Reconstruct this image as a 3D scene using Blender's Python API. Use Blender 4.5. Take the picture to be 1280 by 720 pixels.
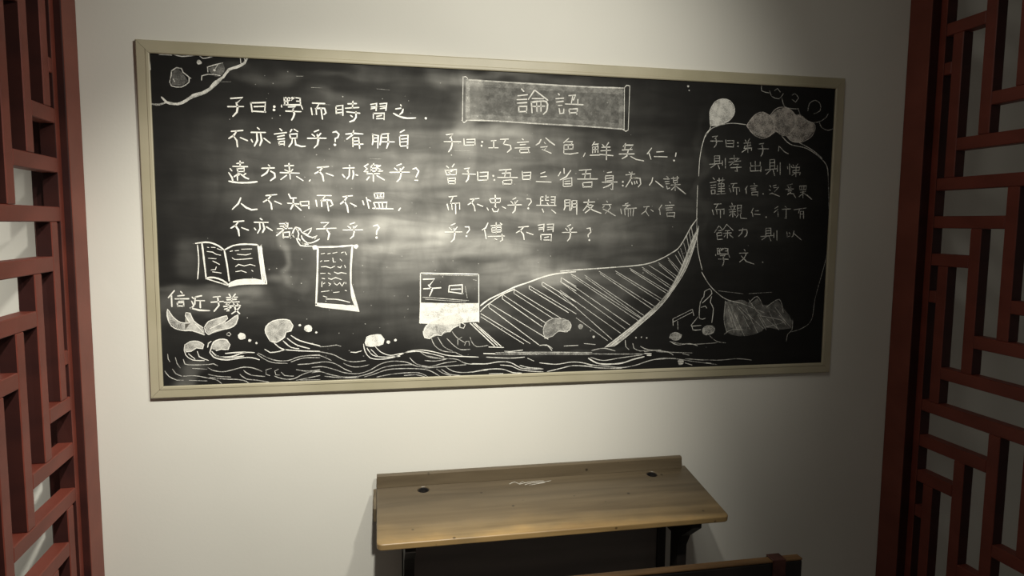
import bpy, bmesh, math, random
import numpy as np
from mathutils import Matrix, Vector, noise

for o in list(bpy.data.objects):
    bpy.data.objects.remove(o, do_unlink=True)
C = bpy.context.scene
COL = C.collection
FL = 1.10            # the board's lower frame edge hangs this high above the floor

# ------------------------------------------------------------------ camera
CAM_POS = (-0.49242, -2.27978, 0.56009)
CAM_RIGHT = (0.981053, -0.193579, 0.007877)
CAM_UP = (0.010804, 0.095256, 0.995394)
CAM_FWD = (0.193438, 0.976449, -0.095542)
LENS = 23.8008
cd = bpy.data.cameras.new('camera')
cam = bpy.data.objects.new('camera', cd)
COL.objects.link(cam)
cd.sensor_width = 36
cd.lens = LENS
cd.clip_start = 0.02
m = Matrix.Identity(4)
for i in range(3):
    m[i][0] = CAM_RIGHT[i]
    m[i][1] = CAM_UP[i]
    m[i][2] = -CAM_FWD[i]
    m[i][3] = CAM_POS[i]
m[2][3] += FL
cam.matrix_world = m
C.camera = cam

# ------------------------------------------------------------------ world, lamps, exposure
C.view_settings.view_transform = 'Standard'
C.view_settings.look = 'None'
C.view_settings.gamma = 1
C.view_settings.use_curve_mapping = False
C.view_settings.exposure = 0.0
w = bpy.data.worlds.new('world')
C.world = w
w.use_nodes = True
w.node_tree.nodes['Background'].inputs[0].default_value = (1.0, 0.93, 0.82, 1)
w.node_tree.nodes['Background'].inputs[1].default_value = 0.14


def spot(name, loc, aim, watts, size, blend, radius):
    ld = bpy.data.lights.new(name, 'SPOT')
    ld.energy = watts
    ld.color = (1.0, 0.962, 0.865)
    ld.spot_size = math.radians(size)
    ld.spot_blend = blend
    ld.shadow_soft_size = radius
    o = bpy.data.objects.new(name, ld)
    COL.objects.link(o)
    o.location = loc
    o.rotation_euler = (Vector(aim) - Vector(loc)).to_track_quat('-Z', 'Y').to_euler()
    return o


spot('ceiling_spot', (0.22, -1.75, FL + 1.60), (-0.34, 0, FL + 0.72), 112, 88, 1.0, 0.05)
spot('ceiling_spot', (-0.42, -1.75, FL + 1.60), (-0.62, 0, FL - 0.14), 225, 64, 0.9, 0.04)
spot('added_fill_spot', (-0.05, -1.30, FL + 1.74), (0.60, -0.5, FL), 12.5, 165, 1.0, 0.22)  # added weak fill with no fixture of its own, lifts the dim areas
spot('side_bay_spot', (-1.95, -2.6, FL + 1.5), (-2.36, 0, FL + 0.2), 190, 43, 0.6, 0.08)


# ------------------------------------------------------------------ helpers
def tag(o, label=None, cat=None, group=None, kind=None):
    for k, v in (('label', label), ('category', cat), ('group', group), ('kind', kind)):
        if v:
            o[k] = v
    return o


def empty(name, loc, rz=0, parent=None):
    o = bpy.data.objects.new(name, None)
    COL.objects.link(o)
    o.empty_display_size = 0.1
    o.location = loc
    o.rotation_euler = (0, 0, rz)
    o.parent = parent
    return o


def obj(name, bm, mat, parent=None, loc=(0, 0, 0), smooth=False):
    me = bpy.data.meshes.new(name)
    if smooth:
        for f in bm.faces:
            f.smooth = True
    bm.to_mesh(me)
    bm.free()
    me.materials.append(mat)
    return link(name, me, parent, loc)


def link(name, me, parent=None, loc=(0, 0, 0)):
    o = bpy.data.objects.new(name, me)
    COL.objects.link(o)
    o.location = loc
    o.parent = parent
    return o


def box(bm, x0, x1, y0, y1, z0, z1, bev=0.0, seg=2):
    r = bmesh.ops.create_cube(bm, size=1.0)
    vs = r['verts']
    for v in vs:
        v.co = Vector((x0 + (v.co.x + .5) * (x1 - x0), y0 + (v.co.y + .5) * (y1 - y0), z0 + (v.co.z + .5) * (z1 - z0)))
    if bev > 0:
        es = list({e for v in vs for e in v.link_edges})
        bmesh.ops.bevel(bm, geom=es, offset=bev, segments=seg, affect='EDGES', profile=0.5)
    return bm


def prism_x(bm, prof, x0, x1, bev=0.0):
    """extrude a (y, z) outline along x"""
    a = [bm.verts.new((x0, y, z)) for y, z in prof]
    b = [bm.verts.new((x1, y, z)) for y, z in prof]
    n = len(prof)
    fs = [bm.faces.new(a), bm.faces.new(b[::-1])]
    for i in range(n):
        fs.append(bm.faces.new((a[i], b[i], b[(i + 1) % n], a[(i + 1) % n])))
    bmesh.ops.recalc_face_normals(bm, faces=fs)
    if bev > 0:
        es = list({e for f in fs for e in f.edges})
        bmesh.ops.bevel(bm, geom=es, offset=bev, segments=2, affect='EDGES')
    return bm


def nodes(name):
    mt = bpy.data.materials.new(name)
    mt.use_nodes = True
    nt = mt.node_tree
    b = nt.nodes['Principled BSDF']
    return mt, nt, b


def N(nt, t, **k):
    n = nt.nodes.new(t)
    for a, v in k.items():
        if a in n.inputs:
            n.inputs[a].default_value = v
        else:
            setattr(n, a, v)
    return n


def ramp(nt, fac, stops):
    r = N(nt, 'ShaderNodeValToRGB')
    e = r.color_ramp.elements
    while len(e) < len(stops):
        e.new(0.5)
    for i, (p_, c_) in enumerate(stops):
        e[i].position = p_
        e[i].color = (c_[0], c_[1], c_[2], 1)
    nt.links.new(fac, r.inputs[0])
    return r.outputs[0]


def mapped(nt, scale=(1, 1, 1)):
    tc = N(nt, 'ShaderNodeTexCoord')
    mp = N(nt, 'ShaderNodeMapping')
    mp.inputs['Scale'].default_value = scale
    nt.links.new(tc.outputs['Object'], mp.inputs[0])
    return mp.outputs[0]


def noisy(name, c0, c1, scale=(4, 4, 4), detail=6, rough=0.6, bump=0.0, bscale=60, lo=.35, hi=.65, spec=0.4):
    mt, nt, b = nodes(name)
    v = mapped(nt, scale)
    n = N(nt, 'ShaderNodeTexNoise', Scale=1.0, Detail=detail)
    nt.links.new(v, n.inputs['Vector'])
    nt.links.new(ramp(nt, n.outputs[0], [(lo, c0), (hi, c1)]), b.inputs['Base Color'])
    b.inputs['Roughness'].default_value = rough
    b.inputs['Specular IOR Level'].default_value = spec
    if bump > 0:
        v2 = mapped(nt, (1, 1, 1))
        n2 = N(nt, 'ShaderNodeTexNoise', Scale=bscale, Detail=4.0)
        nt.links.new(v2, n2.inputs['Vector'])
        bp = N(nt, 'ShaderNodeBump', Strength=bump, Distance=0.002)
        nt.links.new(n2.outputs[0], bp.inputs['Height'])
        nt.links.new(bp.outputs[0], b.inputs['Normal'])
    return mt


M_wall = noisy('white_wall_paint', (.69, .68, .615), (.73, .72, .655), (1.2, 1.2, 1.2), 4, .85, .12, 90, spec=.2)
M_floor = noisy('grey_floor', (.16, .15, .14), (.22, .21, .19), (3, 3, 3), 5, .6, .1)
M_ceil = noisy('ceiling_paint', (.40, .39, .36), (.45, .44, .40), (2, 2, 2), 3, .9)
M_red = noisy('red_brown_lacquer', (.15, .033, .021), (.20, .046, .030), (5, 5, 9), 6, .5, .15, 40, spec=.35)
M_side = noisy('dark_bar_sides', (.030, .009, .008), (.048, .013, .010), (5, 5, 9), 6, .6, .15, 40, spec=.2)  # darker colour for the sides of upright bars, stiles and posts
M_redp = noisy('red_post_lacquer', (.16, .038, .024), (.22, .058, .037), (3, 3, 5), 6, .5, .15, 40, spec=.35)
M_frame = noisy('olive_beige_frame', (.36, .33, .22), (.46, .42, .30), (3, 3, 3), 5, .45, .05, spec=.5)
M_dark = noisy('dark_stained_wood', (.010, .008, .007), (.028, .022, .019), (6, 6, 2), 6, .55, .3, 60)
M_panel = noisy('dark_panel_wood', (.17, .15, .14), (.23, .205, .185), (1.5, 6, 12), 6, .6, .15, 60)
M_ink = noisy('blackened_inkwell', (.006, .005, .005), (.02, .016, .013), (20, 20, 20), 4, .7)


def wood_top():
    mt, nt, b = nodes('worn_desk_wood')
    v = mapped(nt, (1.6, 22, 22))
    n = N(nt, 'ShaderNodeTexNoise', Scale=1.0, Detail=8.0, Distortion=.6)
    nt.links.new(v, n.inputs['Vector'])
    grain = ramp(nt, n.outputs[0], [(.3, (.17, .128, .078)), (.55, (.26, .203, .128)), (.75, (.33, .262, .17))])
    # bare golden wood where hands wore the front, olive varnish left behind
    tc = N(nt, 'ShaderNodeTexCoord')
    sp = N(nt, 'ShaderNodeSeparateXYZ')
    nt.links.new(tc.outputs['Object'], sp.inputs[0])
    n2 = N(nt, 'ShaderNodeTexNoise', Scale=5.0, Detail=5.0)
    nt.links.new(tc.outputs['Object'], n2.inputs['Vector'])
    a = N(nt, 'ShaderNodeMath', operation='MULTIPLY_ADD')
    nt.links.new(n2.outputs[0], a.inputs[0])
    a.inputs[1].default_value = 0.14
    nt.links.new(sp.outputs['Y'], a.inputs[2])
    mr = N(nt, 'ShaderNodeMapRange')
    nt.links.new(a.outputs[0], mr.inputs[0])
    mr.inputs['From Min'].default_value = -0.05
    mr.inputs['From Max'].default_value = -0.27
    mx = N(nt, 'ShaderNodeMix', data_type='RGBA', blend_type='MULTIPLY')
    mx.inputs[0].default_value = 1
    tint = ramp(nt, mr.outputs[0], [(0, (.46, .45, .43)), (.55, (.62, .58, .50)), (.85, (1.0, .90, .68)), (1, (1.55, 1.30, .85))])
    nt.links.new(grain, mx.inputs[6])
    nt.links.new(tint, mx.inputs[7])
    # small black chips
    vo = N(nt, 'ShaderNodeTexVoronoi', Scale=13.0)
    nt.links.new(tc.outputs['Object'], vo.inputs['Vector'])
    chips = ramp(nt, vo.outputs['Distance'], [(.045, (.08, .07, .06)), (.085, (1, 1, 1))])
    mx2 = N(nt, 'ShaderNodeMix', data_type='RGBA', blend_type='MULTIPLY')
    mx2.inputs[0].default_value = .75
    nt.links.new(mx.outputs[2], mx2.inputs[6])
    nt.links.new(chips, mx2.inputs[7])
    nt.links.new(mx2.outputs[2], b.inputs['Base Color'])
    b.inputs['Roughness'].default_value = .42
    bp = N(nt, 'ShaderNodeBump', Strength=.25, Distance=0.001)
    nt.links.new(n.outputs[0], bp.inputs['Height'])
    nt.links.new(bp.outputs[0], b.inputs['Normal'])
    return mt


M_top = wood_top()
M_edge = noisy('orange_brown_lit_edge', (.10, .055, .022), (.26, .145, .06), (3, 30, 30), 6, .45, .2)  # bench top edge: lamp light put into the colour as lighter orange brown


def board_mat():
    mt, nt, b = nodes('chalk_dusted_blackboard')
    at = N(nt, 'ShaderNodeAttribute', attribute_name='dust')
    v = mapped(nt, (5, 5, 22))
    n = N(nt, 'ShaderNodeTexNoise', Scale=1.0, Detail=7.0, Distortion=1.2)
    nt.links.new(v, n.inputs['Vector'])
    v3 = mapped(nt, (16, 16, 7))
    n3 = N(nt, 'ShaderNodeTexNoise', Scale=1.0, Detail=6.0, Distortion=.5)
    nt.links.new(v3, n3.inputs['Vector'])
    mu = N(nt, 'ShaderNodeMath', operation='MULTIPLY')
    nt.links.new(n.outputs[0], mu.inputs[0])
    nt.links.new(n3.outputs[0], mu.inputs[1])
    mr = N(nt, 'ShaderNodeMapRange')
    nt.links.new(mu.outputs[0], mr.inputs[0])
    mr.inputs['From Min'].default_value = .12
    mr.inputs['From Max'].default_value = .42
    mr.inputs['To Min'].default_value = .72
    mr.inputs['To Max'].default_value = 1.32
    m2 = N(nt, 'ShaderNodeMath', operation='MULTIPLY')
    nt.links.new(at.outputs['Fac'], m2.inputs[0])
    nt.links.new(mr.outputs[0], m2.inputs[1])
    mx = N(nt, 'ShaderNodeMix', data_type='RGBA')
    nt.links.new(m2.outputs[0], mx.inputs[0])
    mx.inputs[6].default_value = (.0098, .0095, .0090, 1)
    mx.inputs[7].default_value = (.78, .77, .70, 1)
    nt.links.new(mx.outputs[2], b.inputs['Base Color'])
    b.inputs['Roughness'].default_value = .8
    b.inputs['Specular IOR Level'].default_value = .12
    return mt


def chalk_mat(name, alpha, grain=420, color=(.85, .84, .77)):
    """chalk: grainy marks that let the board show between the grains"""
    mt, nt, b = nodes(name)
    b.inputs['Base Color'].default_value = (*color, 1)
    b.inputs['Roughness'].default_value = .95
    b.inputs['Specular IOR Level'].default_value = .1
    tc = N(nt, 'ShaderNodeTexCoord')
    n = N(nt, 'ShaderNodeTexNoise', Scale=grain, Detail=2.0)
    nt.links.new(tc.outputs['Object'], n.inputs['Vector'])
    n2 = N(nt, 'ShaderNodeTexNoise', Scale=45.0, Detail=3.0)
    nt.links.new(tc.outputs['Object'], n2.inputs['Vector'])
    ad = N(nt, 'ShaderNodeMath', operation='ADD')
    nt.links.new(n.outputs[0], ad.inputs[0])
    nt.links.new(n2.outputs[0], ad.inputs[1])
    mr = N(nt, 'ShaderNodeMapRange')
    nt.links.new(ad.outputs[0], mr.inputs[0])
    c0 = 1.0 + (0.5 - alpha) * .55
    mr.inputs['From Min'].default_value = c0 - .28
    mr.inputs['From Max'].default_value = c0 + .18
    mr.inputs['To Min'].default_value = alpha * .35
    mr.inputs['To Max'].default_value = min(1, alpha * 1.45)
    nt.links.new(mr.outputs[0], b.inputs['Alpha'])
    return mt


_cm = {}


def chalk(alpha, pink=False):
    k = (round(alpha * 20) / 20, pink)
    if k not in _cm:
        _cm[k] = chalk_mat('chalk_%d' % round(k[0] * 100), k[0], color=(.84, .78, .70) if pink else (.85, .84, .77))
    return _cm[k]


# ------------------------------------------------------------------ setting
def struct(name, dims, mat):
    bm = bmesh.new()
    box(bm, *dims)
    return tag(obj(name, bm, mat), kind='structure')


struct('wall_back', (-5.0, 5.0, 0.0, 0.12, 0.0, 3.0), M_wall)
struct('floor', (-5.0, 5.0, -5.0, 0.12, -0.1, 0.0), M_floor)
struct('ceiling', (-5.0, 5.0, -5.0, 0.12, 3.0, 3.1), M_ceil)

# ------------------------------------------------------------------ chalk data (board millimetres: x from centre, z from lower frame edge)
CHARS = [
(1,"-934,936 -898,940 -915,924|-943,911 -897,913|-918,924 -914,911 -917,895 -929,882"),
(1,"-875,926 -872,898|-875,925 -832,928 -835,899|-866,914 -835,916|-870,900 -832,899"),
(1,"-806,916|-807,906"),
(1,"-776,945 -774,923|-776,944 -767,946|-775,934 -767,935|-767,946 -765,926|-762,946 -754,938|-751,947 -762,936|-757,939 -743,947|-746,947 -727,945|-728,944 -727,928|-739,936 -729,936|-777,923 -726,925 -721,912|-784,922 -784,916|-764,917 -741,919 -751,911|-772,904 -726,904|-751,911 -746,897 -750,885 -755,877"),
(1,"-691,932 -653,932|-671,930 -678,918|-695,917 -692,896|-682,915 -654,917 -650,903 -656,898|-680,915 -679,897|-665,917 -661,883"),
(1,"-619,925 -618,902|-619,925 -598,929 -598,897|-618,914 -600,916|-616,904 -600,907|-566,943 -568,921|-582,934 -555,936|-590,920 -548,924|-586,909 -545,906|-557,910 -557,893 -564,883 -577,878|-574,898 -568,894"),
(1,"-511,935 -492,939 -494,916|-509,927 -494,929|-510,921 -495,925|-482,938 -460,941 -463,918|-481,930 -465,932|-481,923 -465,926|-503,908 -503,891|-503,907 -468,909 -469,889|-492,898 -477,902|-493,891 -471,892"),
(1,"-416,938 -414,934|-432,924 -415,927|-408,924 -411,914 -419,907|-439,910 -418,900 -395,896 -368,898"),
(1,"-335,898"),
(1,"-935,836 -901,840|-919,837 -928,824 -943,814|-930,824 -920,809 -918,789|-909,818 -888,809"),
(1,"-858,850 -852,845|-877,835 -834,836|-860,833 -859,811 -868,793|-849,833 -846,811 -852,795|-877,813 -873,805|-839,818 -821,804"),
(1,"-791,849 -785,843|-808,832 -771,838|-799,824 -778,829|-798,816 -778,819|-796,810 -793,799|-796,809 -778,811 -779,798|-793,801 -780,802|-755,848 -760,840|-748,849 -737,842|-762,833 -759,820|-762,833 -739,835 -740,821|-759,820 -740,822|-754,817 -756,806 -765,794|-746,819 -744,801 -727,796 -715,797"),
(1,"-687,843 -673,849|-694,835 -686,829|-667,839 -675,829|-708,822 -651,824|-678,835 -675,817 -678,803 -688,793"),
(1,"-630,843 -620,846 -611,838 -615,827 -623,824 -623,814|-624,804"),
(1,"-590,839 -562,842 -536,841|-565,851 -569,837 -587,823|-568,828 -568,800|-567,828 -550,829 -547,795|-567,817 -550,819|-567,807 -536,809"),
(1,"-506,842 -504,822 -507,808|-506,840 -488,838 -490,798|-504,829 -491,830|-502,818 -491,819|-478,842 -480,820 -483,808|-478,842 -454,845|-457,843 -456,815 -462,798|-475,831 -458,832|-478,818 -437,819"),
(1,"-404,858 -418,850|-420,839 -419,809|-420,839 -393,842 -395,800|-414,829 -397,831|-416,819 -397,821|-417,806 -394,808"),
(1,"-912,746 -912,730|-922,738 -902,741|-934,729 -890,729|-921,723 -920,712|-921,722 -900,724 -901,713|-920,713 -901,714|-916,708 -931,697|-921,702 -921,686|-918,702 -913,707|-896,708 -903,702|-910,705 -898,695 -888,691|-942,722 -937,715|-946,709 -937,694 -935,684|-947,683 -920,679 -885,680 -863,683"),
(1,"-828,736 -824,732|-848,725 -810,727|-826,725 -834,711 -849,701|-822,717 -810,710 -809,698 -823,687"),
(1,"-766,742 -763,693|-779,734 -752,736|-779,722 -768,717|-755,724 -760,717|-793,713 -735,712|-774,705 -792,691|-744,702 -724,689"),
(1,"-702,692 -705,688"),
(1,"-680,731 -645,735|-663,732 -673,720 -688,712|-674,720 -664,707 -661,689|-653,714 -631,706"),
(1,"-580,741 -579,738|-600,731 -565,733|-580,728 -581,707 -589,697|-569,724 -567,713 -571,697|-602,711 -595,702|-560,711 -554,709"),
(1,"-521,746 -533,738 -524,731 -534,721 -522,721|-512,742 -510,722|-512,742 -493,743 -496,724|-511,732 -496,734|-510,723 -496,724|-503,748 -505,743|-488,743 -491,733 -482,730 -489,724 -475,725|-482,743 -486,739|-525,715 -485,716|-505,717 -505,691|-518,705 -526,695|-494,710 -470,696"),
(1,"-430,743 -415,749|-437,735 -428,728|-407,739 -416,729|-452,721 -389,723|-419,734 -416,715 -420,701 -430,691"),
(1,"-378,733 -368,737 -359,727 -363,717 -368,707|-372,697 -362,697"),
(1,"-913,632 -921,614 -939,596|-912,614 -898,602 -882,595 -865,597"),
(1,"-838,640 -805,644|-822,641 -831,629 -846,620|-833,629 -823,615 -821,597|-812,623 -792,614"),
(1,"-769,646 -763,633 -746,634|-773,617 -738,615|-755,629 -756,613 -764,598|-750,611 -732,595|-735,621 -731,608|-735,622 -708,624 -708,601|-731,610 -708,611"),
(1,"-682,643 -638,643|-658,641 -666,629|-686,628 -683,608|-671,627 -640,628 -634,614 -642,609|-669,626 -668,608|-652,627 -647,594"),
(1,"-602,640 -572,644|-588,641 -597,627 -610,617|-598,627 -589,611 -586,590|-579,620 -560,610"),
(1,"-540,628 -536,615|-528,639 -520,604|-524,632 -514,627|-503,653 -500,635|-503,653 -472,654 -474,636|-500,637 -474,638|-494,647 -480,643|-480,650 -494,641|-505,623 -499,605|-503,623 -462,624 -465,606|-489,621 -486,607|-478,622 -476,607|-508,604 -443,603"),
(1,"-419,606 -425,598"),
(1,"-937,557 -906,560|-922,557 -931,546 -945,537|-932,546 -923,532 -921,513|-913,539 -893,531"),
(1,"-857,568 -851,564|-875,556 -833,556|-859,554 -858,536 -866,522|-849,554 -845,536 -851,524|-875,538 -871,532|-839,542 -821,530"),
(1,"-799,552 -773,553 -775,537|-806,536 -761,538|-797,544 -776,545|-779,556 -789,531 -809,514|-789,524 -788,507|-788,524 -769,526 -770,509|-787,510 -770,510"),
(1,"-672,556 -647,557 -663,542|-686,536 -625,539|-656,537 -646,521 -651,502"),
(1,"-581,552 -566,557|-588,545 -579,539|-559,548 -568,539|-603,533 -541,534|-570,544 -568,527 -571,514 -581,505"),
(1,"-507,546 -494,550 -488,542 -496,530 -497,519|-497,509"),
(5,"-17,1006 -9,998|-29,983 4,988|-32,970 2,973|-31,959 2,962|-26,948 -25,930|-26,948 2,950 1,929|-24,931 1,933|27,1003 7,973|30,1003 74,973|20,976 59,977|17,966 20,929|17,964 69,968 70,936 59,926|20,950 64,953|35,964 37,934|50,965 51,935"),
(5,"110,996 114,992|102,979 129,982|104,968 128,972|111,957 124,958|114,947 117,930 130,933 130,946|147,991 171,994 163,977|135,963 198,963|161,992 156,964|179,980 179,965|148,946 151,931|148,946 178,949 176,930|151,934 177,936"),
(2,"-269,847 -245,851 -257,837|-276,825 -220,826|-252,838 -249,818 -253,803 -261,792"),
(2,"-210,836 -209,814|-201,834 -173,836 -173,816|-201,825 -174,826|-208,815 -173,817"),
(2,"-149,828|-151,815"),
(2,"-119,832 -102,834|-110,832 -110,809|-127,809 -95,810|-88,838 -60,840|-70,837 -78,822|-78,822 -53,819 -51,808 -64,796"),
(2,"-13,842 -9,839|-30,829 9,833|-20,822 -1,824|-38,811 13,814|-22,807 -20,796|-22,807 9,809 10,798|-20,796 13,798"),
(2,"52,842 46,830 35,823|68,848 84,835 100,825|63,833 68,828|51,816 75,819 63,807|56,809 88,797"),
(2,"149,849 131,833|142,837 163,838 158,829|133,826 132,796|134,826 165,828 164,814|147,827 148,813|133,811 165,814|132,797 155,796 183,801"),
(2,"208,801 202,789"),
(2,"242,840 233,827|240,831 256,833 251,826|234,822 235,802|234,822 254,825 254,804|244,823 244,804|235,813 254,815|226,794 262,796|269,832 276,825|292,839 283,826|267,822 298,824|264,810 300,813|260,798 309,795|285,824 285,780"),
(2,"354,838 345,827|349,832 382,833 371,820|352,831 351,816|342,815 378,818|331,801 386,803|364,815 359,795 342,785|373,794 394,784 422,780"),
(2,"450,825 434,804|440,808 449,786|469,812 495,814|460,796 509,796"),
(2,"542,811 540,798|535,784"),
(2,"-268,746 -261,740|-242,753 -249,743|-273,733 -268,720|-271,731 -234,735 -236,717|-258,732 -256,718|-244,732 -261,725|-268,717 -236,718|-264,707 -261,687|-263,705 -238,707 -239,688|-261,697 -239,698|-261,688 -239,688"),
(2,"-209,738 -191,741 -199,730|-215,721 -171,721|-196,731 -194,715 -196,704 -203,695"),
(2,"-164,729 -163,700|-156,727 -129,729 -130,702|-156,714 -131,716|-162,701 -129,703"),
(2,"-111,717|-107,703"),
(2,"-91,736 -50,740|-67,737 -72,716|-81,726 -52,728 -53,714|-97,712 -28,713|-79,702 -77,689|-79,702 -47,705 -48,690|-77,691 -48,691"),
(2,"-12,734 -10,709|-7,730 18,732 16,706|-7,719 16,721|-10,707 16,708"),
(2,"52,728 68,734|52,717 73,719|37,701 89,700"),
(2,"134,747 135,730|122,735 114,721|158,741 142,719 121,708|132,710 132,688|132,709 162,716 163,687|137,703 156,705|137,695 158,696|134,686 163,688"),
(2,"188,742 231,746|213,743 208,717|199,729 229,732 228,715|182,712 255,714|201,700 204,684|201,700 235,703 234,685|204,686 234,687"),
(2,"305,739 289,736|282,725 284,701|282,725 311,727 310,677|286,716 309,719|288,708 310,710|271,703 326,705|310,701 294,691 276,684|310,677 303,681"),
(2,"347,706|347,693"),
(2,"369,740 377,734|357,730 390,734|380,741 374,713 358,688|381,720 410,719 413,700 404,689|374,718 396,722|379,706 382,698|389,708 392,699|397,710 400,701"),
(2,"457,723 454,708 445,696|468,711 482,701 497,690"),
(3,"509,728 515,724|498,719 521,719|504,709 519,711|506,702 520,703|510,695 513,684 522,688|527,721 555,724|534,727 536,706|549,729 550,706|536,714 549,716|536,706 550,707|527,698 561,701|542,706 543,679|541,693 528,681|546,694 566,680 583,668"),
(2,"-260,645 -234,648|-246,645 -254,628|-266,621 -261,601|-254,623 -224,625 -224,604|-251,623 -249,603|-238,623 -237,589"),
(2,"-189,638 -159,641|-175,639 -183,628 -196,620|-184,628 -175,615 -172,599|-165,622 -146,615"),
(2,"-104,653 -103,618|-124,640 -118,628|-124,640 -86,642 -87,629|-118,627 -87,629|-132,611 -127,602|-114,608 -109,598 -96,598 -92,607|-106,617 -101,612|-80,615 -68,609"),
(2,"-44,639 -33,645|-50,633 -43,626|-27,636 -34,627|-61,620 -13,622|-36,632 -34,615 -36,602 -44,594"),
(2,"5,642 18,642 21,632 11,620|10,610"),
(2,"53,649 53,624|53,649 62,650|54,637 62,638|72,655 71,638 81,638|72,648 81,649|90,650 104,651 103,624|90,640 102,640|90,631 103,631|76,629 80,624|39,621 108,621|59,609 64,598|92,606 107,595"),
(2,"138,640 140,616 136,606|139,640 157,641 157,604|140,630 157,631|142,620 157,621|164,638 165,617 161,605|165,638 181,639 182,591|166,627 180,628|166,616 180,617"),
(2,"206,633 246,635|224,643 221,624 205,605|219,623 241,624 230,611 212,597|221,619 241,606 270,596"),
(3,"289,639 293,634|275,626 306,627|281,622 275,615|299,624 304,617|303,615 285,596|277,611 299,601 322,588"),
(3,"357,629 368,633|348,624 376,626|369,624 358,614|341,612 345,595|354,612 400,616|389,614 387,588|356,610 358,591|369,612 370,586|378,612 379,588"),
(3,"426,620 447,622|439,620 434,606 419,595|432,608 446,589|453,611 462,605"),
(3,"494,628 483,612|486,615 489,594|523,639 527,635|507,626 541,628|509,617 534,619|511,610 534,611|513,600 516,587|513,600 544,602 542,584|516,589 542,589"),
(2,"-253,551 -239,557|-259,543 -251,535|-232,546 -240,535|-273,528 -216,529|-243,541 -240,521 -243,505 -253,495"),
(2,"-206,546 -193,546 -191,536 -200,525|-201,515"),
(2,"-128,560 -136,543 -148,536|-140,539 -134,506|-118,550 -83,553|-100,561 -100,526|-87,560 -80,555|-116,543 -114,528|-116,543 -83,546 -83,530|-114,535 -83,537|-114,528 -83,530|-128,514 -71,516|-80,523 -78,502 -86,498|-105,507 -97,503"),
(2,"-23,546 12,549|-6,546 -16,535 -31,527|-17,535 -6,522 -3,504|5,529 28,521"),
(2,"45,553 66,557 65,532|48,544 64,546|48,538 63,541|77,556 100,558 98,532|78,546 96,547|78,538 96,541|55,522 56,503|55,521 93,522 92,500|68,511 83,514|66,503 90,503"),
(2,"149,550 161,556|143,543 150,536|168,546 160,536|131,529 183,530|158,542 161,523 158,509 150,500"),
(2,"219,543 231,545 234,531 224,521 225,514|229,503"),
(4,"678,871 698,874 688,865|672,856 719,857|692,865 695,852 693,842 686,834"),
(4,"730,862 733,839|736,859 762,860 761,837|736,849 760,850|733,838 760,838"),
(4,"778,853|779,841"),
(4,"806,864 811,856|823,868 817,858|802,852 828,855 826,847|805,842 829,845|805,842 803,834 833,836 832,827|816,854 819,819|814,833 795,820"),
(4,"862,851 880,854 872,844|858,834 900,835|876,844 878,829 876,817 871,808"),
(4,"941,846 940,828|944,844 963,827 981,819"),
(4,"689,804 690,776|689,804 709,805 710,779|692,795 708,796|692,786 708,787|671,774 720,779|693,774 676,762|703,775 710,759|720,789 721,771|731,797 733,762"),
(4,"765,808 768,784|748,795 780,798|744,783 792,789|785,798 749,772|764,776 784,777 775,766|754,764 795,767|777,766 780,751 771,753"),
(4,"849,790 851,758|831,784 833,772 869,774|869,787 869,774|830,768 832,754 872,756|873,771 873,753"),
(4,"907,796 909,762|907,796 926,798 928,765|910,785 926,787|910,774 927,775|890,759 939,765|911,759 895,744|922,760 929,740|938,777 939,755|949,787 951,743"),
(4,"979,773 981,765|987,783 990,745|994,776 998,770|1001,780 1006,774|1021,784 1015,776|999,770 1029,772 1027,762|1002,760 1027,761|1002,760 1002,752 1032,753 1030,744|1014,778 1015,738|1012,750 999,742"),
(4,"686,727 692,721|674,709 699,713|678,699 698,702|679,691 698,693|681,683 683,669|681,683 696,684 696,670|683,670 697,671|703,718 731,720|710,726 711,712|724,728 724,712|708,706 730,707|708,706 709,696 730,697|730,707 730,696|707,688 733,690|719,712 720,670|707,679 733,680|703,669 737,672"),
(4,"757,707 781,709|770,708 763,696|752,691 758,677|763,693 791,694 792,680|766,693 768,679|779,693 781,669"),
(4,"823,701 814,688|817,691 819,673|848,710 851,707|834,700 862,702|836,692 856,694|838,686 857,687|840,678 842,667|840,678 865,680 864,665|842,669 864,669"),
(4,"886,673"),
(4,"911,704 916,698|909,689 915,686|937,706 924,702|927,696 947,698 930,680|912,673 921,676 953,665"),
(4,"1002,711 980,705|985,701 990,696|996,702 997,697|976,691 1008,693|986,685 1001,686|997,681 984,671|986,677 1011,675|1006,677 1019,661"),
(4,"1032,704 1034,690|1032,704 1060,705 1058,690|1041,704 1042,691|1050,704 1050,691|1034,690 1058,691|1047,686 1048,661|1036,681 1058,684|1045,676 1032,665|1050,678 1066,670 1085,656"),
(4,"694,633 722,635|709,634 701,619|688,613 694,595|701,614 734,616 734,598|704,615 707,598|719,615 721,585"),
(4,"763,638 766,632|755,626 779,628|759,624 762,618|775,625 773,618|753,614 779,616|756,606 780,608|768,614 769,588|763,600 756,592|774,602 779,594|785,630 788,600|785,630 801,631 801,600|787,620 800,621|787,610 801,611|791,598 783,587|798,598 801,584 825,583"),
(4,"849,621 842,605|844,608 849,591|858,611 871,612|854,599 878,598"),
(4,"902,589"),
(4,"948,628 935,620|948,618 933,606|949,610 950,592|977,629 982,625|964,618 1000,620|982,617 983,584 977,586"),
(4,"1014,617 1064,624|1037,621 1033,605|1040,611 1041,585|1040,611 1053,612 1055,585|1041,601 1054,602"),
(4,"716,556 700,532|719,554 732,540|715,538 726,539|709,530 712,506|709,530 728,532 728,520|710,520 728,521|712,506 731,508|747,562 734,544|748,560 772,540|741,538 759,539|735,529 766,531|751,538 751,512|744,524 738,516|759,524 773,514"),
(4,"796,540 827,542 826,522 819,516|811,548 807,530 795,518"),
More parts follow.
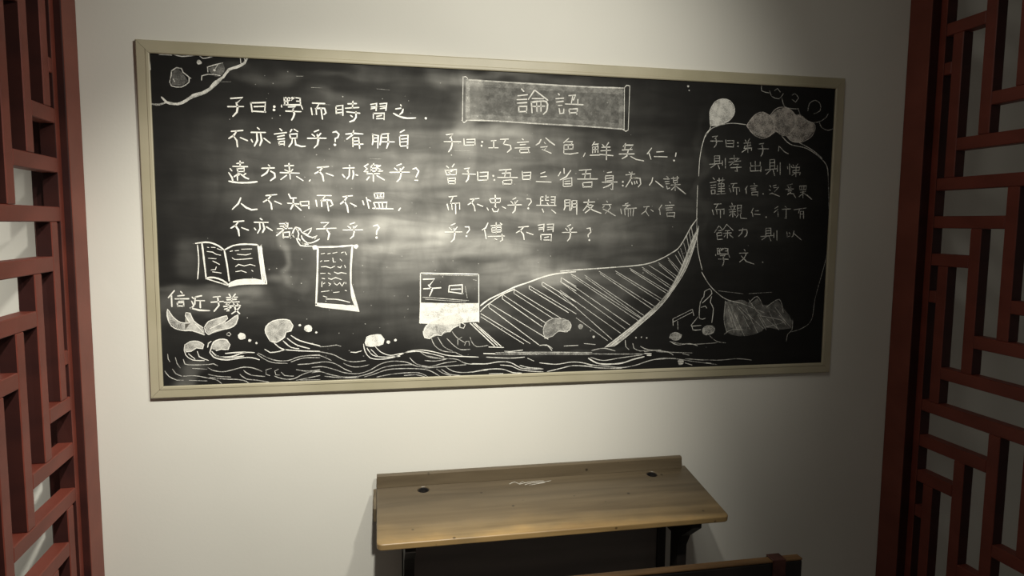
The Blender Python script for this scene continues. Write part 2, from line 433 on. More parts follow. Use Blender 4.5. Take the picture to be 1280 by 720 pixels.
(4,"903,548 904,520|903,548 923,549 925,522|906,539 923,540|906,530 923,531|884,518 936,522|907,518 889,506|918,518 926,502|936,532 937,514|948,540 950,504"),
(4,"989,535 992,517 1003,521|998,533 1003,527|1018,539 1015,521 1010,517|1019,529 1050,506"),
(4,"712,475 716,455|712,474 720,475|714,465 721,465|720,475 724,457|725,475 732,467|734,475 726,466|730,469 741,475|739,475 756,473|754,472 756,457|745,465 755,465|713,454 758,454 763,442|707,453 708,448|725,448 745,449 737,442|719,436 758,435|737,442 741,429 739,418 735,411"),
(4,"819,471 824,465|801,457 835,458|829,455 820,437 803,425|809,447 830,427 861,417"),
(4,"896,424"),
(1,"-1117,342 -1135,320|-1126,327 -1126,292|-1099,339 -1094,333|-1116,316 -1076,316|-1108,325 -1089,327|-1106,308 -1091,309|-1110,304 -1109,292|-1110,304 -1091,304 -1092,292|-1109,294 -1092,293"),
(1,"-1038,325 -1057,321|-1057,321 -1059,298|-1055,310 -1030,309|-1043,308 -1043,287|-1066,321 -1062,316|-1068,308 -1062,294 -1071,285|-1073,287 -1046,279 -1016,277"),
(1,"-1004,320 -983,322|-1011,304 -974,306|-991,320 -988,293 -1003,275"),
(1,"-957,329 -952,321|-938,329 -945,320|-965,318 -932,319|-964,311 -935,312|-972,303 -927,304|-949,319 -950,303|-967,297 -957,299|-974,290 -924,292|-960,299 -960,275 -965,276|-972,281 -952,286|-944,300 -939,280 -927,266|-926,287 -936,276 -951,266|-933,298 -929,293"),
(1,"-346,371 -308,372 -324,352|-345,339 -287,342|-329,352 -316,335 -325,315"),
(1,"-259,349 -261,327|-257,349 -215,351 -215,320|-252,336 -220,337|-259,328 -213,321"),
]
DRAWINGS = [
("chalk_open_book", "chalk drawing of an open book with scribbled lines", [
 ("l",6.0,1.00,"-1051,489 -1032,492 -1009,492 -984,482 -967,468|-967,468 -941,482 -907,487 -866,485|-1032,491 -1029,457 -1023,378|-967,468 -960,421 -955,370|-866,485 -862,443 -854,360|-857,482 -850,411 -843,360|-1023,381 -1000,382 -975,373 -958,359"),
 ("l",4.4,0.80,"-1021,378 -992,368 -960,357|-1045,484 -1043,434 -1048,378|-861,480 -854,411 -849,360"),
 ("l",3.5,0.90,"-1016,477 -1012,476|-1005,477 -993,476|-988,473 -974,468|-1018,464 -1002,462 -991,455 -978,452|-1015,443 -992,441|-1002,434 -994,430 -982,423|-992,416 -995,407 -1008,406|-1004,400 -978,396|-950,464 -942,466|-935,466 -924,467|-916,471 -885,472|-929,455 -903,453 -888,457|-944,444 -938,439 -917,439 -884,442|-935,416 -926,423 -909,418 -891,423 -876,418|-935,400 -918,403 -903,397|-887,404 -883,401"),
 ("p",0.0,0.90,"-958,365 -927,377 -862,378 -844,359 -919,359 -958,351"),
]),
("chalk_scroll", "chalk drawing of a standing scroll with scribbled lines", [
 ("l",7.1,1.00,"-695,478 -630,479 -575,483 -557,480|-683,476 -686,392 -692,288|-575,478 -581,391 -577,315 -557,267|-692,293 -624,287 -569,284"),
 ("p",0.0,0.95,"-694,298 -575,287 -554,265 -624,275 -692,284"),
 ("p",0.0,0.90,"-582,372 -577,353 -555,267 -575,284"),
 ("o",0.0,0.90,"-692,477,8.3|-563,480,7.4"),
 ("l",3.8,0.95,"-673,456 -662,458|-653,456 -644,458|-637,458 -623,461|-610,459 -603,462|-598,462 -593,453|-676,431 -671,434|-664,433 -649,434|-637,443 -635,429 -628,430|-614,439 -608,433|-674,414 -658,415 -644,410 -631,416|-622,414 -613,411 -610,417|-600,419 -597,411|-676,393 -661,393|-652,394 -645,390|-633,397 -622,392 -611,395 -595,392|-672,377 -663,375|-652,377 -643,373 -629,379 -611,372|-672,366 -673,349|-668,359 -663,362|-652,362 -645,358 -650,353|-634,361 -625,354 -616,362 -609,351 -602,363|-597,363 -597,358|-675,333 -650,336|-637,330 -618,332|-600,337 -595,335|-669,319 -657,315|-660,309 -623,307 -585,297"),
]),
("chalk_bird", "chalk scribble of a bird perched on the scroll corner", [
 ("l",4.9,1.00,"-766,506 -752,540 -745,532 -741,520 -745,501|-763,520 -755,509|-750,542 -737,537 -732,526 -722,518|-726,526 -701,539 -713,518 -725,523|-722,518 -698,508 -684,515 -692,504|-677,504 -695,494 -715,491 -731,506 -733,515|-749,506 -737,483 -723,481 -698,481|-742,506 -734,495 -720,483|-736,498 -728,489 -712,486|-760,520 -765,508|-748,532 -738,533"),
]),
("chalk_cupped_hands", "chalk drawing of two cupped open hands", [
 ("p",0.0,0.50,"-1139,284 -1124,259 -1102,241 -1075,238 -1088,264 -1074,270 -1064,245 -1035,221 -1034,202 -1069,214 -1099,217 -1129,230 -1141,263"),
 ("p",0.0,0.50,"-1033,223 -1021,241 -966,260 -970,239 -932,263 -939,234 -959,220 -1022,201"),
 ("l",3.8,0.90,"-1139,284 -1141,263 -1129,230 -1099,216 -1069,214 -1034,200|-1137,282 -1124,259 -1102,241 -1075,239|-1075,239 -1088,262 -1086,272 -1074,270 -1064,245 -1037,223|-1033,225 -1021,242 -994,252 -966,260 -964,251 -982,235|-1022,200 -995,214 -959,220 -939,234 -932,263 -955,247 -971,235|-1033,223 -1030,209 -1022,200|-1060,236 -1038,209|-1018,219 -986,235"),
]),
("chalk_wave_crest", "small rounded chalk wave crest at the far left", [
 ("p",0.0,0.50,"-1096,152 -1093,170 -1077,180 -1054,180 -1037,169 -1041,156 -1059,159 -1075,149 -1090,147"),
 ("l",3.5,0.90,"-1096,152 -1093,170 -1077,180 -1054,180 -1037,169 -1041,156 -1059,159 -1075,149 -1090,147|-1096,154 -1091,137 -1072,121 -1037,118|-1083,141 -1064,123|-1057,148 -1052,131 -1025,118"),
]),
("chalk_wave_crest", "curled chalk wave crest with a trailing tail", [
 ("p",0.0,0.50,"-1016,156 -1008,176 -988,185 -968,182 -959,167 -965,152 -985,153 -1001,149"),
 ("l",4.4,0.90,"-1001,149 -985,153 -965,152 -959,167 -968,182 -988,185 -1008,176 -1016,156 -1020,143 -1009,128 -974,118 -927,123 -895,123 -871,115|-1026,160 -1023,173 -1015,179|-1014,147 -997,130 -958,128 -918,140 -886,139|-974,139 -942,141 -910,142|-1005,134 -974,125 -918,129"),
]),
("chalk_wave_crest", "large cloud shaped chalk wave crest", [
 ("p",0.0,0.50,"-850,202 -848,223 -827,240 -799,245 -775,241 -765,224 -772,207 -788,203 -792,188 -817,171 -837,176"),
 ("l",4.1,0.95,"-837,176 -850,202 -848,223 -827,240 -799,245 -775,241 -765,224 -772,207 -788,203 -792,188 -817,171 -837,176|-825,169 -801,149 -757,142 -683,137|-797,175 -773,153 -748,148|-784,183 -756,161 -715,147|-772,192 -744,174 -682,155|-854,149 -838,138 -810,141 -789,147"),
]),
("chalk_dot", "", [
 ("o",0.0,0.90,"-922,193,12.0"),
]),
("chalk_dot", "", [
 ("o",0.0,0.90,"-899,179,4.9"),
]),
("chalk_dot", "", [
 ("o",0.0,0.90,"-879,170,3.6"),
]),
("chalk_dot", "", [
 ("o",0.0,0.90,"-718,214,12.9"),
]),
("chalk_dot", "", [
 ("o",0.0,0.90,"-744,225,4.0"),
]),
("chalk_dot", "", [
 ("o",0.0,0.90,"-693,200,3.6"),
]),
("chalk_dot", "", [
 ("o",0.0,0.90,"-462,162,6.1"),
]),
("chalk_dot", "", [
 ("o",0.0,0.90,"-439,168,4.7"),
]),
("chalk_dot", "", [
 ("o",0.0,0.55,"410,155,2.9"),
]),
("chalk_dot", "", [
 ("o",0.0,0.55,"431,156,2.6"),
]),
("chalk_dot", "", [
 ("o",0.0,0.55,"451,153,2.9"),
]),
("chalk_dot", "", [
 ("o",0.0,0.55,"252,162,4.5"),
]),
("chalk_dot", "", [
 ("o",0.0,0.55,"580,1042,3.9"),
]),
("chalk_dot", "", [
 ("o",0.0,0.55,"584,1028,2.5"),
]),
("chalk_ring", "small chalk ring above the waves", [
 ("l",2.7,0.80,"-968,203 -960,207 -955,200 -960,195 -968,199"),
]),
("chalk_wave_crest", "chalk wave crest left of the drawn house", [
 ("p",0.0,0.80,"-538,162 -532,181 -509,187 -487,187 -476,172 -480,156 -496,150 -519,147 -534,151"),
 ("l",3.5,0.90,"-534,151 -538,162 -532,181 -509,187 -487,187 -476,172 -480,156 -496,150|-543,158 -539,135 -523,111 -488,105 -442,111 -397,128 -351,132 -305,123 -258,110 -159,102|-532,144 -514,120 -479,112 -424,113|-505,148 -487,129 -456,117 -424,122 -369,128 -323,119 -277,106|-519,139 -497,115|-585,132 -568,130 -550,135"),
]),
("chalk_wave_lines", "long flowing chalk wave lines along the bottom left", [
 ("l",3.0,0.52,"-1144,142 -1143,126 -1138,117|-1122,131 -1118,112 -1109,97|-1099,124 -1095,109 -1072,105 -1026,105|-1026,105 -1010,107 -998,100|-1028,95 -1014,86 -983,80 -951,86 -919,93 -888,88 -864,77|-1132,94 -1123,79 -1105,70|-1154,88 -1143,71 -1120,58 -1101,57|-1101,70 -1066,70 -1027,61 -1000,53 -988,42|-1084,56 -1031,52|-1027,73 -999,66 -960,62|-1023,63 -976,56 -936,53 -913,46 -901,36|-878,134 -859,119 -831,105 -786,101|-874,137 -846,121 -818,111 -782,110 -745,122 -683,126|-920,82 -900,67 -856,60|-932,70 -913,54 -881,49 -844,41|-835,86 -852,82 -852,67 -840,62|-813,83 -825,77 -822,64 -809,63|-805,72 -795,61 -767,58|-826,60 -800,50 -767,49 -738,63 -709,71 -684,71|-774,105 -733,117 -683,116|-753,96 -716,97 -683,100|-758,79 -725,73 -684,76|-759,44 -717,51 -684,57|-746,44 -684,43|-1073,94 -1030,90"),
]),
("chalk_wave_lines", "long flowing chalk wave lines below the drawn house", [
 ("l",3.0,0.52,"-707,165 -681,153 -651,154 -629,157 -616,152|-708,140 -673,134 -638,124 -608,107 -577,99 -537,102|-708,124 -682,123 -647,106|-709,99 -665,102 -634,94 -604,75 -582,65|-608,95 -582,83 -551,82 -526,88|-709,85 -674,86 -639,76 -604,63 -560,59 -524,69 -488,89 -452,97 -406,93 -370,78 -328,74 -277,85 -235,90|-709,67 -683,70 -648,58 -604,49 -560,50 -520,60 -479,77 -434,83 -379,83|-542,47 -511,55 -470,68 -425,71 -360,68 -324,60 -291,40|-670,54 -613,47 -560,45|-502,45 -452,53 -402,56 -361,54 -333,41|-411,47 -370,48 -342,40|-392,107 -370,85 -328,74|-356,125 -328,107 -286,101|-342,96 -305,93 -258,101|-337,112 -282,101 -235,97 -197,80 -126,77|-272,73 -249,57 -206,50 -126,56|-303,66 -282,51 -254,41|-286,64 -258,46 -221,40|-342,70 -282,73 -202,77|-319,171 -309,147 -282,127 -239,121|-298,175 -277,141 -249,126|-267,169 -244,145 -221,130 -188,130|-249,192 -235,173 -207,154|-188,172 -181,153 -164,138 -126,142|-230,145 -230,164 -216,173|-207,144 -202,158 -192,158 -190,144|-239,121 -211,106"),
]),
("chalk_wave_lines", "fainter chalk wave lines below the drawn bridge", [
 ("l",3.3,0.65,"-181,80 -129,78 -93,83 -57,82 -34,73 -10,59 30,54 70,53|-83,72 -44,67 -17,54 23,47 70,43|-181,50 -142,57 -96,59 -67,55 -40,44 -7,41|-122,43 -73,42|-69,120 -51,118 -4,122|56,137 83,136 100,117|13,93 36,82|56,75 117,68 172,74 213,70 248,59|84,43 135,53 179,61 248,55|144,132 195,133|-132,101 -50,95 3,97|-14,69 16,60 63,55"),
 ("l",3.3,0.55,"218,70 253,60 299,55 359,48 412,55 465,70 519,77 566,74|219,60 271,50 359,45|370,147 373,123 385,112|399,134 403,117 428,106 446,107|428,123 457,110 507,107|443,104 486,106 536,99 555,87|546,135 572,124 616,128 649,119|591,92 617,85|618,71 677,64|602,57 630,48|217,139 259,134|245,113 290,120 333,109|242,89 288,76 351,83 436,92"),
 ("l",5.4,0.70,"234,86 264,68 302,62 358,64 401,76 443,85"),
 ("l",2.7,0.45,"695,155 725,133 760,127|540,138 589,126|489,102 545,98 629,93|490,73 557,74 636,61 728,47|560,132 628,125 725,128|602,72 728,63 809,66 868,59"),
 ("l",4.1,0.80,"574,65 596,62|577,57 594,54|685,54 705,52"),
]),
("chalk_water_line", "grey chalk bar with white ends under the bridge", [
 ("l",6.5,1.00,"-141,114 -102,112"),
 ("l",8.7,0.30,"-102,111 16,108 151,104 247,101"),
 ("l",2.7,0.55,"-100,116 49,113 247,106"),
 ("l",7.1,0.35,"13,109 56,107"),
 ("l",6.5,0.28,"218,103 322,98 443,95"),
 ("l",6.0,1.00,"445,97 470,95"),
 ("l",8.7,1.00,"455,90 469,89"),
]),
("chalk_house", "chalk drawing of a box on a white block beside the bridge", [
 ("l",4.9,0.95,"-355,392 -252,389 -159,387|-355,392 -356,223|-159,387 -158,222"),
 ("l",3.0,0.50,"-348,387 -164,381|-349,311 -276,305 -193,297|-339,304 -203,293|-205,346 -198,306|-178,368 -166,366"),
 ("p",0.0,0.80,"-357,293 -252,289 -157,288 -157,224 -203,223 -252,214 -360,223"),
 ("p",0.0,0.55,"-344,176 -347,201 -335,220 -301,232 -262,248 -232,253 -218,243 -208,228 -237,208 -267,189 -301,180 -330,169"),
 ("l",3.5,0.90,"-347,196 -342,174 -325,170 -311,183 -286,180 -276,192 -257,192 -247,204 -227,213|-223,221 -223,206 -210,203 -205,215 -218,222|-344,196 -325,225 -276,244"),
]),
("chalk_bridge", "chalk drawing of a slatted bridge rising to the right", [
 ("l",5.4,0.75,"-188,220 -103,138|-171,219 -80,137|-178,220 -93,140|-123,136 -72,133"),
 ("l",6.0,0.85,"-153,279 -124,300 -79,321 -34,342 12,357 58,373 99,384 145,390 182,393"),
 ("l",4.1,0.80,"-153,259 -134,278 -79,315 -34,335"),
 ("l",4.4,0.70,"126,395 194,400 263,404 325,408 396,413 451,421 499,438 538,459 562,475 585,509 608,551 631,581"),
 ("l",3.5,0.75,"-151,252 22,144|-151,241 -1,144|-124,288 86,158|-124,273 53,139|-123,288 -124,273|-76,316 75,216|-78,302 65,201|-76,316 -78,302|-36,333 132,230|-37,320 103,230|-36,333 -37,320|16,346 186,245|17,335 158,250|16,346 17,335|63,358 185,287|61,347 185,268|63,358 61,347|130,373 184,342|129,358 184,326|130,373 129,358|166,383 183,377"),
 ("l",3.3,0.62,"127,328 351,173|127,317 320,151|186,231 304,147|130,373 386,201|126,359 368,188|164,387 429,222|168,378 419,215|214,381 437,235|218,372 429,226|267,394 480,265|271,386 468,258|327,395 503,294|330,387 497,286|380,404 528,320|384,397 519,315|426,408 542,337|430,400 536,331|451,415 554,353|487,424 566,369|490,417 559,363|523,441 573,392|526,433 570,383|551,451 582,407|570,475 592,421|562,464 588,415|582,494 600,437|593,517 607,456|601,536 615,472|608,555 623,491"),
 ("p",0.0,0.50,"637,551 630,506 597,407 551,331 496,263 418,196 371,159 336,126 293,123 362,174 441,234 511,294 554,362 588,437 614,513"),
 ("l",3.3,0.70,"637,555 630,506 597,407 551,331 496,263 418,196 371,157 328,126|633,536 614,498 589,434 556,358 513,292 442,232 364,173 294,123|626,498 589,407 535,316 464,248 386,181 312,126"),
]),
("chalk_rock", "faint double humped chalk rock under the bridge", [
 ("p",0.0,0.28,"65,187 80,219 106,231 122,229 142,228 164,215 169,199 154,182 122,185 102,168 73,161"),
 ("l",2.7,0.60,"169,199 164,215 142,228 122,229 106,231 80,219 68,192 73,166|169,199 154,182 122,185 102,168 73,161|55,136 81,138 102,124"),
]),
("chalk_dot", "", [
 ("o",0.0,0.35,"203,200,9.3"),
]),
("chalk_dot", "", [
 ("o",0.0,0.35,"240,184,3.6"),
]),
("chalk_dot", "", [
 ("o",0.0,0.35,"254,163,2.9"),
]),
("chalk_rock", "", [
 ("p",0.0,0.28,"136,221 157,223 169,205 163,187 143,186 132,202"),
 ("l",2.7,0.50,"136,221 157,223 169,205 163,187 143,186"),
]),
("chalk_cloud", "chalk cloud outline in the top left corner", [
 ("l",9.2,0.60,"-1131,931 -1118,917 -1086,913 -1061,925 -1042,941 -1014,950 -992,964 -977,983 -954,999 -936,1023 -914,1031 -891,1044 -882,1059"),
 ("l",6.5,0.50,"-1162,910 -1139,909 -1118,917|-1072,917 -1043,935 -1006,950 -977,974 -951,1003|-1163,912 -1146,907"),
 ("l",3.8,0.60,"-1104,988 -1107,977 -1102,966 -1074,964 -1052,980 -1051,994 -1068,1008 -1072,1019 -1086,1021 -1100,1011 -1102,996 -1105,984|-1051,994 -1046,991|-1096,987 -1093,978|-1016,987 -1015,1000 -997,1006 -983,1005|-997,1012 -998,1027 -982,1033 -953,1042|-983,1007 -962,1003|-975,1024 -968,1036|-902,1058 -901,1043|-891,1059 -888,1051"),
 ("l",3.8,0.55,"-1133,1057 -1098,1057|-1130,1059 -1102,1058|-1091,1059 -1070,1055 -1031,1060|-1024,1063 -1010,1052 -978,1061|-1160,1035 -1159,1011"),
 ("o",0.0,0.60,"-1021,1040,7.2|-978,1019,3.8"),
 ("p",0.0,0.20,"-1100,1007 -1082,1019 -1069,1005 -1055,983 -1073,967 -1102,970"),
 ("p",0.0,0.22,"-997,1023 -953,1040 -946,1022 -962,999 -983,1001"),
]),
("chalk_balloon", "white chalk balloon with a long string", [
 ("p",0.0,0.62,"665,946 667,966 685,994 712,1004 741,999 760,974 757,949 738,928 705,914 669,910"),
 ("l",3.3,0.70,"669,910 665,946 667,966 685,994 712,1004 741,999 760,974 757,949 738,928 705,914 669,910|671,911 667,895 653,880 639,834 632,783 631,732"),
]),
("chalk_speech_outline", "large rounded chalk outline around the third text", [
 ("l",3.3,0.55,"651,870 672,898 711,914 755,921 806,918|951,882 987,854 1053,841 1108,811 1140,780 1148,743|1022,861 1077,836 1120,806"),
 ("l",3.3,0.60,"628,699 628,668 629,581 635,485 645,437 657,397"),
 ("l",3.3,0.55,"655,389 688,341 730,304 765,285 817,273"),
 ("l",2.7,0.35,"1148,746 1163,548 1159,451 1142,375 1120,288 1109,206 1071,174 1024,161|723,320 822,308|845,308 939,312"),
]),
("chalk_cloud", "three pinkish shaded chalk clouds above the third text", [
 ("p",0.0,0.42,"809,915 839,952 872,964 901,954 907,960 940,982 975,983 1002,958 1023,964 1047,944 1084,925 1077,894 1040,866 1005,861 969,882 927,899 916,888 888,875 847,881 824,896"),
 ("l",3.3,0.50,"809,915 839,952 872,964 908,944 921,909 905,883 871,872 836,886 809,915|901,954 923,978 957,985 993,968 1004,933 991,901 957,884 921,904|1011,959 1053,940 1084,925 1074,888 1034,864 993,865 968,885"),
]),
("chalk_cloud", "scalloped chalk cloud outline in the top right corner", [
 ("l",3.3,0.40,"862,1060 863,1039 892,1033|894,1041 904,1021 933,1014 949,1033|944,1018 957,987 993,981 1013,982|1013,979 1029,949 1059,935 1101,939 1129,958 1135,969|1101,936 1111,918 1138,909 1162,917|984,1029 995,1035 1011,1020 1000,1005 985,1014|1051,976 1056,1002 1079,1015 1100,1003 1101,978 1075,966|914,1042 925,1050 937,1038"),
]),
("chalk_seated_figure", "faint chalk outline of a seated figure beside a bench on rocks", [
 ("l",3.3,0.60,"689,328 669,318 667,299 654,279 653,220 676,220|689,328 698,310 662,276|698,299 693,278 706,256 702,203|657,260 674,265 680,257|620,194 647,226|623,194 629,178 660,178|626,192 660,194"),
]),
("chalk_small_table", "faint chalk outline of a low slanted table", [
 ("l",3.3,0.60,"549,220 624,254|552,209 627,245|549,220 551,196|568,211 570,182|624,254 630,231"),
]),
("chalk_rock", "", [
 ("p",0.0,0.45,"537,151 542,167 564,173 587,161 582,145 560,138"),
]),
("chalk_rock", "", [
 ("p",0.0,0.45,"663,178 677,193 705,194 719,179 707,160 672,156"),
]),
("chalk_dot", "", [
 ("o",0.0,0.40,"585,61,11.8"),
]),
("chalk_folded_fan", "faint hatched chalk shape like a crumpled fan", [
 ("p",0.0,0.20,"751,282 782,282 823,287 852,270 881,291 912,258 964,285 989,252 1027,213 1029,175 981,170 921,182 899,161 829,147 770,159 754,186 749,229"),
 ("p",0.0,0.20,"752,280 783,274 828,174 781,175 756,213"),
 ("l",4.4,0.40,"759,277 804,174|777,261 822,174|800,268 910,177|825,228 857,173|846,286 914,199|870,259 921,188|817,273 910,237"),
 ("l",3.0,0.45,"753,282 750,213 764,164|906,259 880,297 846,273|918,256 970,285 990,235|753,159 781,175 828,174|1008,126 1012,153 1029,169 1030,207|884,227 979,208 1004,186|921,182 992,197|766,250 793,164|793,228 834,152|836,254 887,162|883,232 922,172|930,242 969,176|953,258 1004,197|973,225 1023,180|920,215 975,170|800,260 849,211|859,265 901,226"),
]),
("chalk_title_frame", "chalk banner frame drawn around the title", [
 ("l",4.1,0.85,"-213,1036 -215,893|-215,1035 -204,1037 -198,1031|-217,895 -210,888 -200,895"),
 ("l",5.4,0.60,"-201,1027 -113,1026 40,1024 197,1023 342,1025|-203,896 -113,898 41,894 173,892 348,886"),
 ("l",24.5,0.22,"-196,1017 -113,1017 40,1015 197,1014 337,1014|-195,906 -113,907 41,904 173,902 340,896|331,1017 334,895"),
 ("l",21.8,0.30,"-198,1017 -198,906|-188,1020 -113,1021"),
 ("l",3.5,0.80,"345,1027 347,885|364,1033 362,883|343,1025 353,1035 365,1033|340,886 354,879 363,885"),
 ("p",0.0,0.22,"-204,1029 345,1025 348,886 -204,896"),
]),
]
SMUDGES = [(-155,662,707,299,0,0.070),(235,669,326,231,0,0.090),(-672,654,326,217,0,0.030),(88,974,258,65,-3,0.140),(-182,488,204,43,-10,0.400),(-302,501,163,70,-6,0.300),(-44,442,108,38,-14,0.300),(-498,532,204,43,-8,0.300),(-393,671,299,163,0,0.260),(-597,693,299,122,0,0.120),(-101,756,244,122,0,0.200),(-222,922,32,136,0,0.300),(-246,1011,59,32,0,0.300),(-49,1039,163,16,-3,0.250),(-102,843,190,24,-3,0.450),(-262,804,163,81,0,0.140),(-469,887,163,122,0,0.100),(-262,408,163,27,-10,0.150),(-473,409,163,136,0,0.220),(121,640,244,136,0,0.160),(66,530,190,59,0,0.200),(414,588,163,163,0,0.070),(-1,371,204,40,4,0.550),(243,278,163,108,20,0.080),(125,378,108,24,8,0.250),(-154,257,108,48,0,0.100),(-652,397,190,122,0,0.100),(-817,726,190,136,0,0.050),(-926,271,326,81,0,0.030),(-263,232,435,81,0,0.050),(90,865,163,13,-3,0.120),(-593,945,81,16,0,0.140),(-530,1018,122,13,-3,0.100),(-834,1003,108,16,-3,0.090),(-763,999,38,27,-3,0.080),(-770,449,13,92,20,0.300),(-789,385,38,21,0,0.200),(-835,500,70,38,0,0.120),(-1074,437,48,43,0,0.100),(-1055,324,130,19,-4,0.260),(-1044,293,136,24,0,0.160),(-900,322,81,16,0,0.160),(407,810,59,76,0,0.080),(875,650,163,190,0,0.035),(652,718,19,190,0,0.060),(129,110,217,10,0,0.060),(-100,588,353,16,-1,0.120),(323,656,217,21,-2,0.080),(390,362,136,70,25,0.140),(-553,237,217,43,0,0.040),(-1098,75,32,48,0,0.200),(413,610,163,13,0,0.100),(297,503,163,43,0,0.080),(-724,526,54,108,0,0.100),(-685,653,59,59,0,0.100)]


BW, BH = 2.40, 1.0993      # outer size of the frame
YB = -0.014                # plane of the writing surface
board = empty('chalkboard', (0, 0, FL))
tag(board, 'large black chalkboard in an olive beige frame covered with chalk writing and drawings', 'chalkboard')

FW = 0.040
IN = [(-BW / 2 + FW, FW), (BW / 2 - FW, FW), (BW / 2 - FW, BH - FW), (-BW / 2 + FW, BH - FW)]
OUT = [(-BW / 2, 0), (BW / 2, 0), (BW / 2, BH), (-BW / 2, BH)]


def rail(i):
    """one mitred length of frame moulding with a raised inner lip"""
    j = (i + 1) % 4
    o0, o1, i0, i1 = OUT[i], OUT[j], IN[i], IN[j]
    secs = [(0, -.0005), (0, -.0125), (.10, -.0175), (.70, -.0185), (.75, -.0205), (.93, -.0205), (1.0, -.0185), (1.0, -.0005)]
    bm = bmesh.new()
    A, B = [], []
    g = .0004
    dx, dz = o1[0] - o0[0], o1[1] - o0[1]
    ll = math.hypot(dx, dz)
    dx, dz = dx / ll * g, dz / ll * g
    for t, y in secs:
        A.append(bm.verts.new((o0[0] + (i0[0] - o0[0]) * t + dx, y, o0[1] + (i0[1] - o0[1]) * t + dz)))
        B.append(bm.verts.new((o1[0] + (i1[0] - o1[0]) * t - dx, y, o1[1] + (i1[1] - o1[1]) * t - dz)))
    n = len(secs)
    for k in range(n):
        bm.faces.new((A[k], A[(k + 1) % n], B[(k + 1) % n], B[k]))
    bm.faces.new(A[::-1])
    bm.faces.new(B)
    bmesh.ops.recalc_face_normals(bm, faces=bm.faces)
    return bm


for i in range(4):
    obj('frame_rail', rail(i), M_frame, board)


def surface():
    x0, x1, z0, z1 = IN[0][0] + .0002, IN[1][0] - .0002, IN[0][1] + .0002, IN[2][1] - .0002
    nx, nz = 464, 204
    xs = np.linspace(x0, x1, nx)
    zs = np.linspace(z0, z1, nz)
    X, Z = np.meshgrid(xs, zs)
    rng = np.random.default_rng(4)

    def vn(sx, sz):
        gx, gz = int((x1 - x0) / sx) + 3, int((z1 - z0) / sz) + 3
        g = rng.random((gz, gx))
        u, v = (X - x0) / sx, (Z - z0) / sz
        iu, iv = u.astype(int), v.astype(int)
        fu, fv = u - iu, v - iv
        fu, fv = fu * fu * (3 - 2 * fu), fv * fv * (3 - 2 * fv)
        return (g[iv, iu] * (1 - fu) + g[iv, iu + 1] * fu) * (1 - fv) + (g[iv + 1, iu] * (1 - fu) + g[iv + 1, iu + 1] * fu) * fv
    gf = rng.random((257, 257))

    def field(u, v):
        u, v = u + 60, v + 120
        iu, iv = np.floor(u).astype(int), np.floor(v).astype(int)
        fu, fv = u - iu, v - iv
        fu, fv = fu * fu * (3 - 2 * fu), fv * fv * (3 - 2 * fv)
        a = lambda i, j: gf[(iv + j) % 257, (iu + i) % 257]
        return (a(0, 0) * (1 - fu) + a(1, 0) * fu) * (1 - fv) + (a(0, 1) * (1 - fu) + a(1, 1) * fu) * fv
    Xw = X + (vn(.12, .08) - .5) * .09 + (vn(.04, .03) - .5) * .03
    Zw = Z + (vn(.16, .06) - .5) * .06 + (vn(.05, .02) - .5) * .02
    D = np.full(X.shape, .012)
    for cx, cz, rx, rz, ang, am in SMUDGES:
        a = math.radians(ang)
        dx, dz = Xw - cx / 1000, Zw - cz / 1000
        u = (dx * math.cos(a) + dz * math.sin(a)) / (rx / 1000)
        v = (-dx * math.sin(a) + dz * math.cos(a)) / (rz / 1000)
        r = np.sqrt(u * u + v * v)
        D += am * np.exp(-(r ** 2.6) * .8)
    # wiping streaks
    st = np.zeros_like(X)
    for ang, sx, sz, am in ((.05, .26, .018, .5), (-.12, .35, .03, .4), (.5, .16, .04, .35), (1.2, .2, .05, .3)):
        c_, s_ = math.cos(ang), math.sin(ang)
        st += am * (field((X * c_ + Z * s_) / sx, (-X * s_ + Z * c_) / sz) - .5)
    D *= np.clip(1 + st * .75, .35, 2)
    D = np.clip(D * .47, 0, .8)
    # the board outside the wiped column edge right of the second text was never dusted
    verts = np.stack([X.ravel(), np.full(X.size, YB), Z.ravel()], 1)
    idx = np.arange(nx * nz).reshape(nz, nx)
    f = np.stack([idx[:-1, :-1], idx[:-1, 1:], idx[1:, 1:], idx[1:, :-1]], -1).reshape(-1, 4)
    me = bpy.data.meshes.new('writing_surface')
    me.from_pydata(verts.tolist(), [], f.tolist())
    at = me.attributes.new('dust', 'FLOAT', 'POINT')
    at.data.foreach_set('value', D.ravel().astype(np.float32))
    me.materials.append(board_mat())
    return link('writing_surface', me, board)


surf = surface()
surf['label'] = 'black writing surface clouded with wiped chalk dust'
bm = bmesh.new()
box(bm, -BW / 2 + .0405, BW / 2 - .0405, -.0135, -.0005, .0405, BH - .0405)
obj('backing_board', bm, M_dark, board)


def parse(s):
    return [[tuple(float(v) / 1000 for v in q.split(',')) for q in st.split()] for st in s.split('|')]


def smooth_line(p):
    if len(p) < 3:
        return p
    out = []
    n = len(p)
    for i in range(n - 1):
        p0, p1, p2, p3 = p[max(i - 1, 0)], p[i], p[i + 1], p[min(i + 2, n - 1)]
        L = math.dist(p1, p2)
        k = max(1, min(6, int(L / .010)))
        for j in range(k):
            t = j / k
            out.append(tuple(.5 * (2 * p1[a] + (p2[a] - p0[a]) * t + (2 * p0[a] - 5 * p1[a] + 4 * p2[a] - p3[a]) * t * t
                                   + (3 * p1[a] - p0[a] - 3 * p2[a] + p3[a]) * t ** 3) for a in (0, 1)))
    out.append(p[-1])
    return out


rnd = random.Random(7)


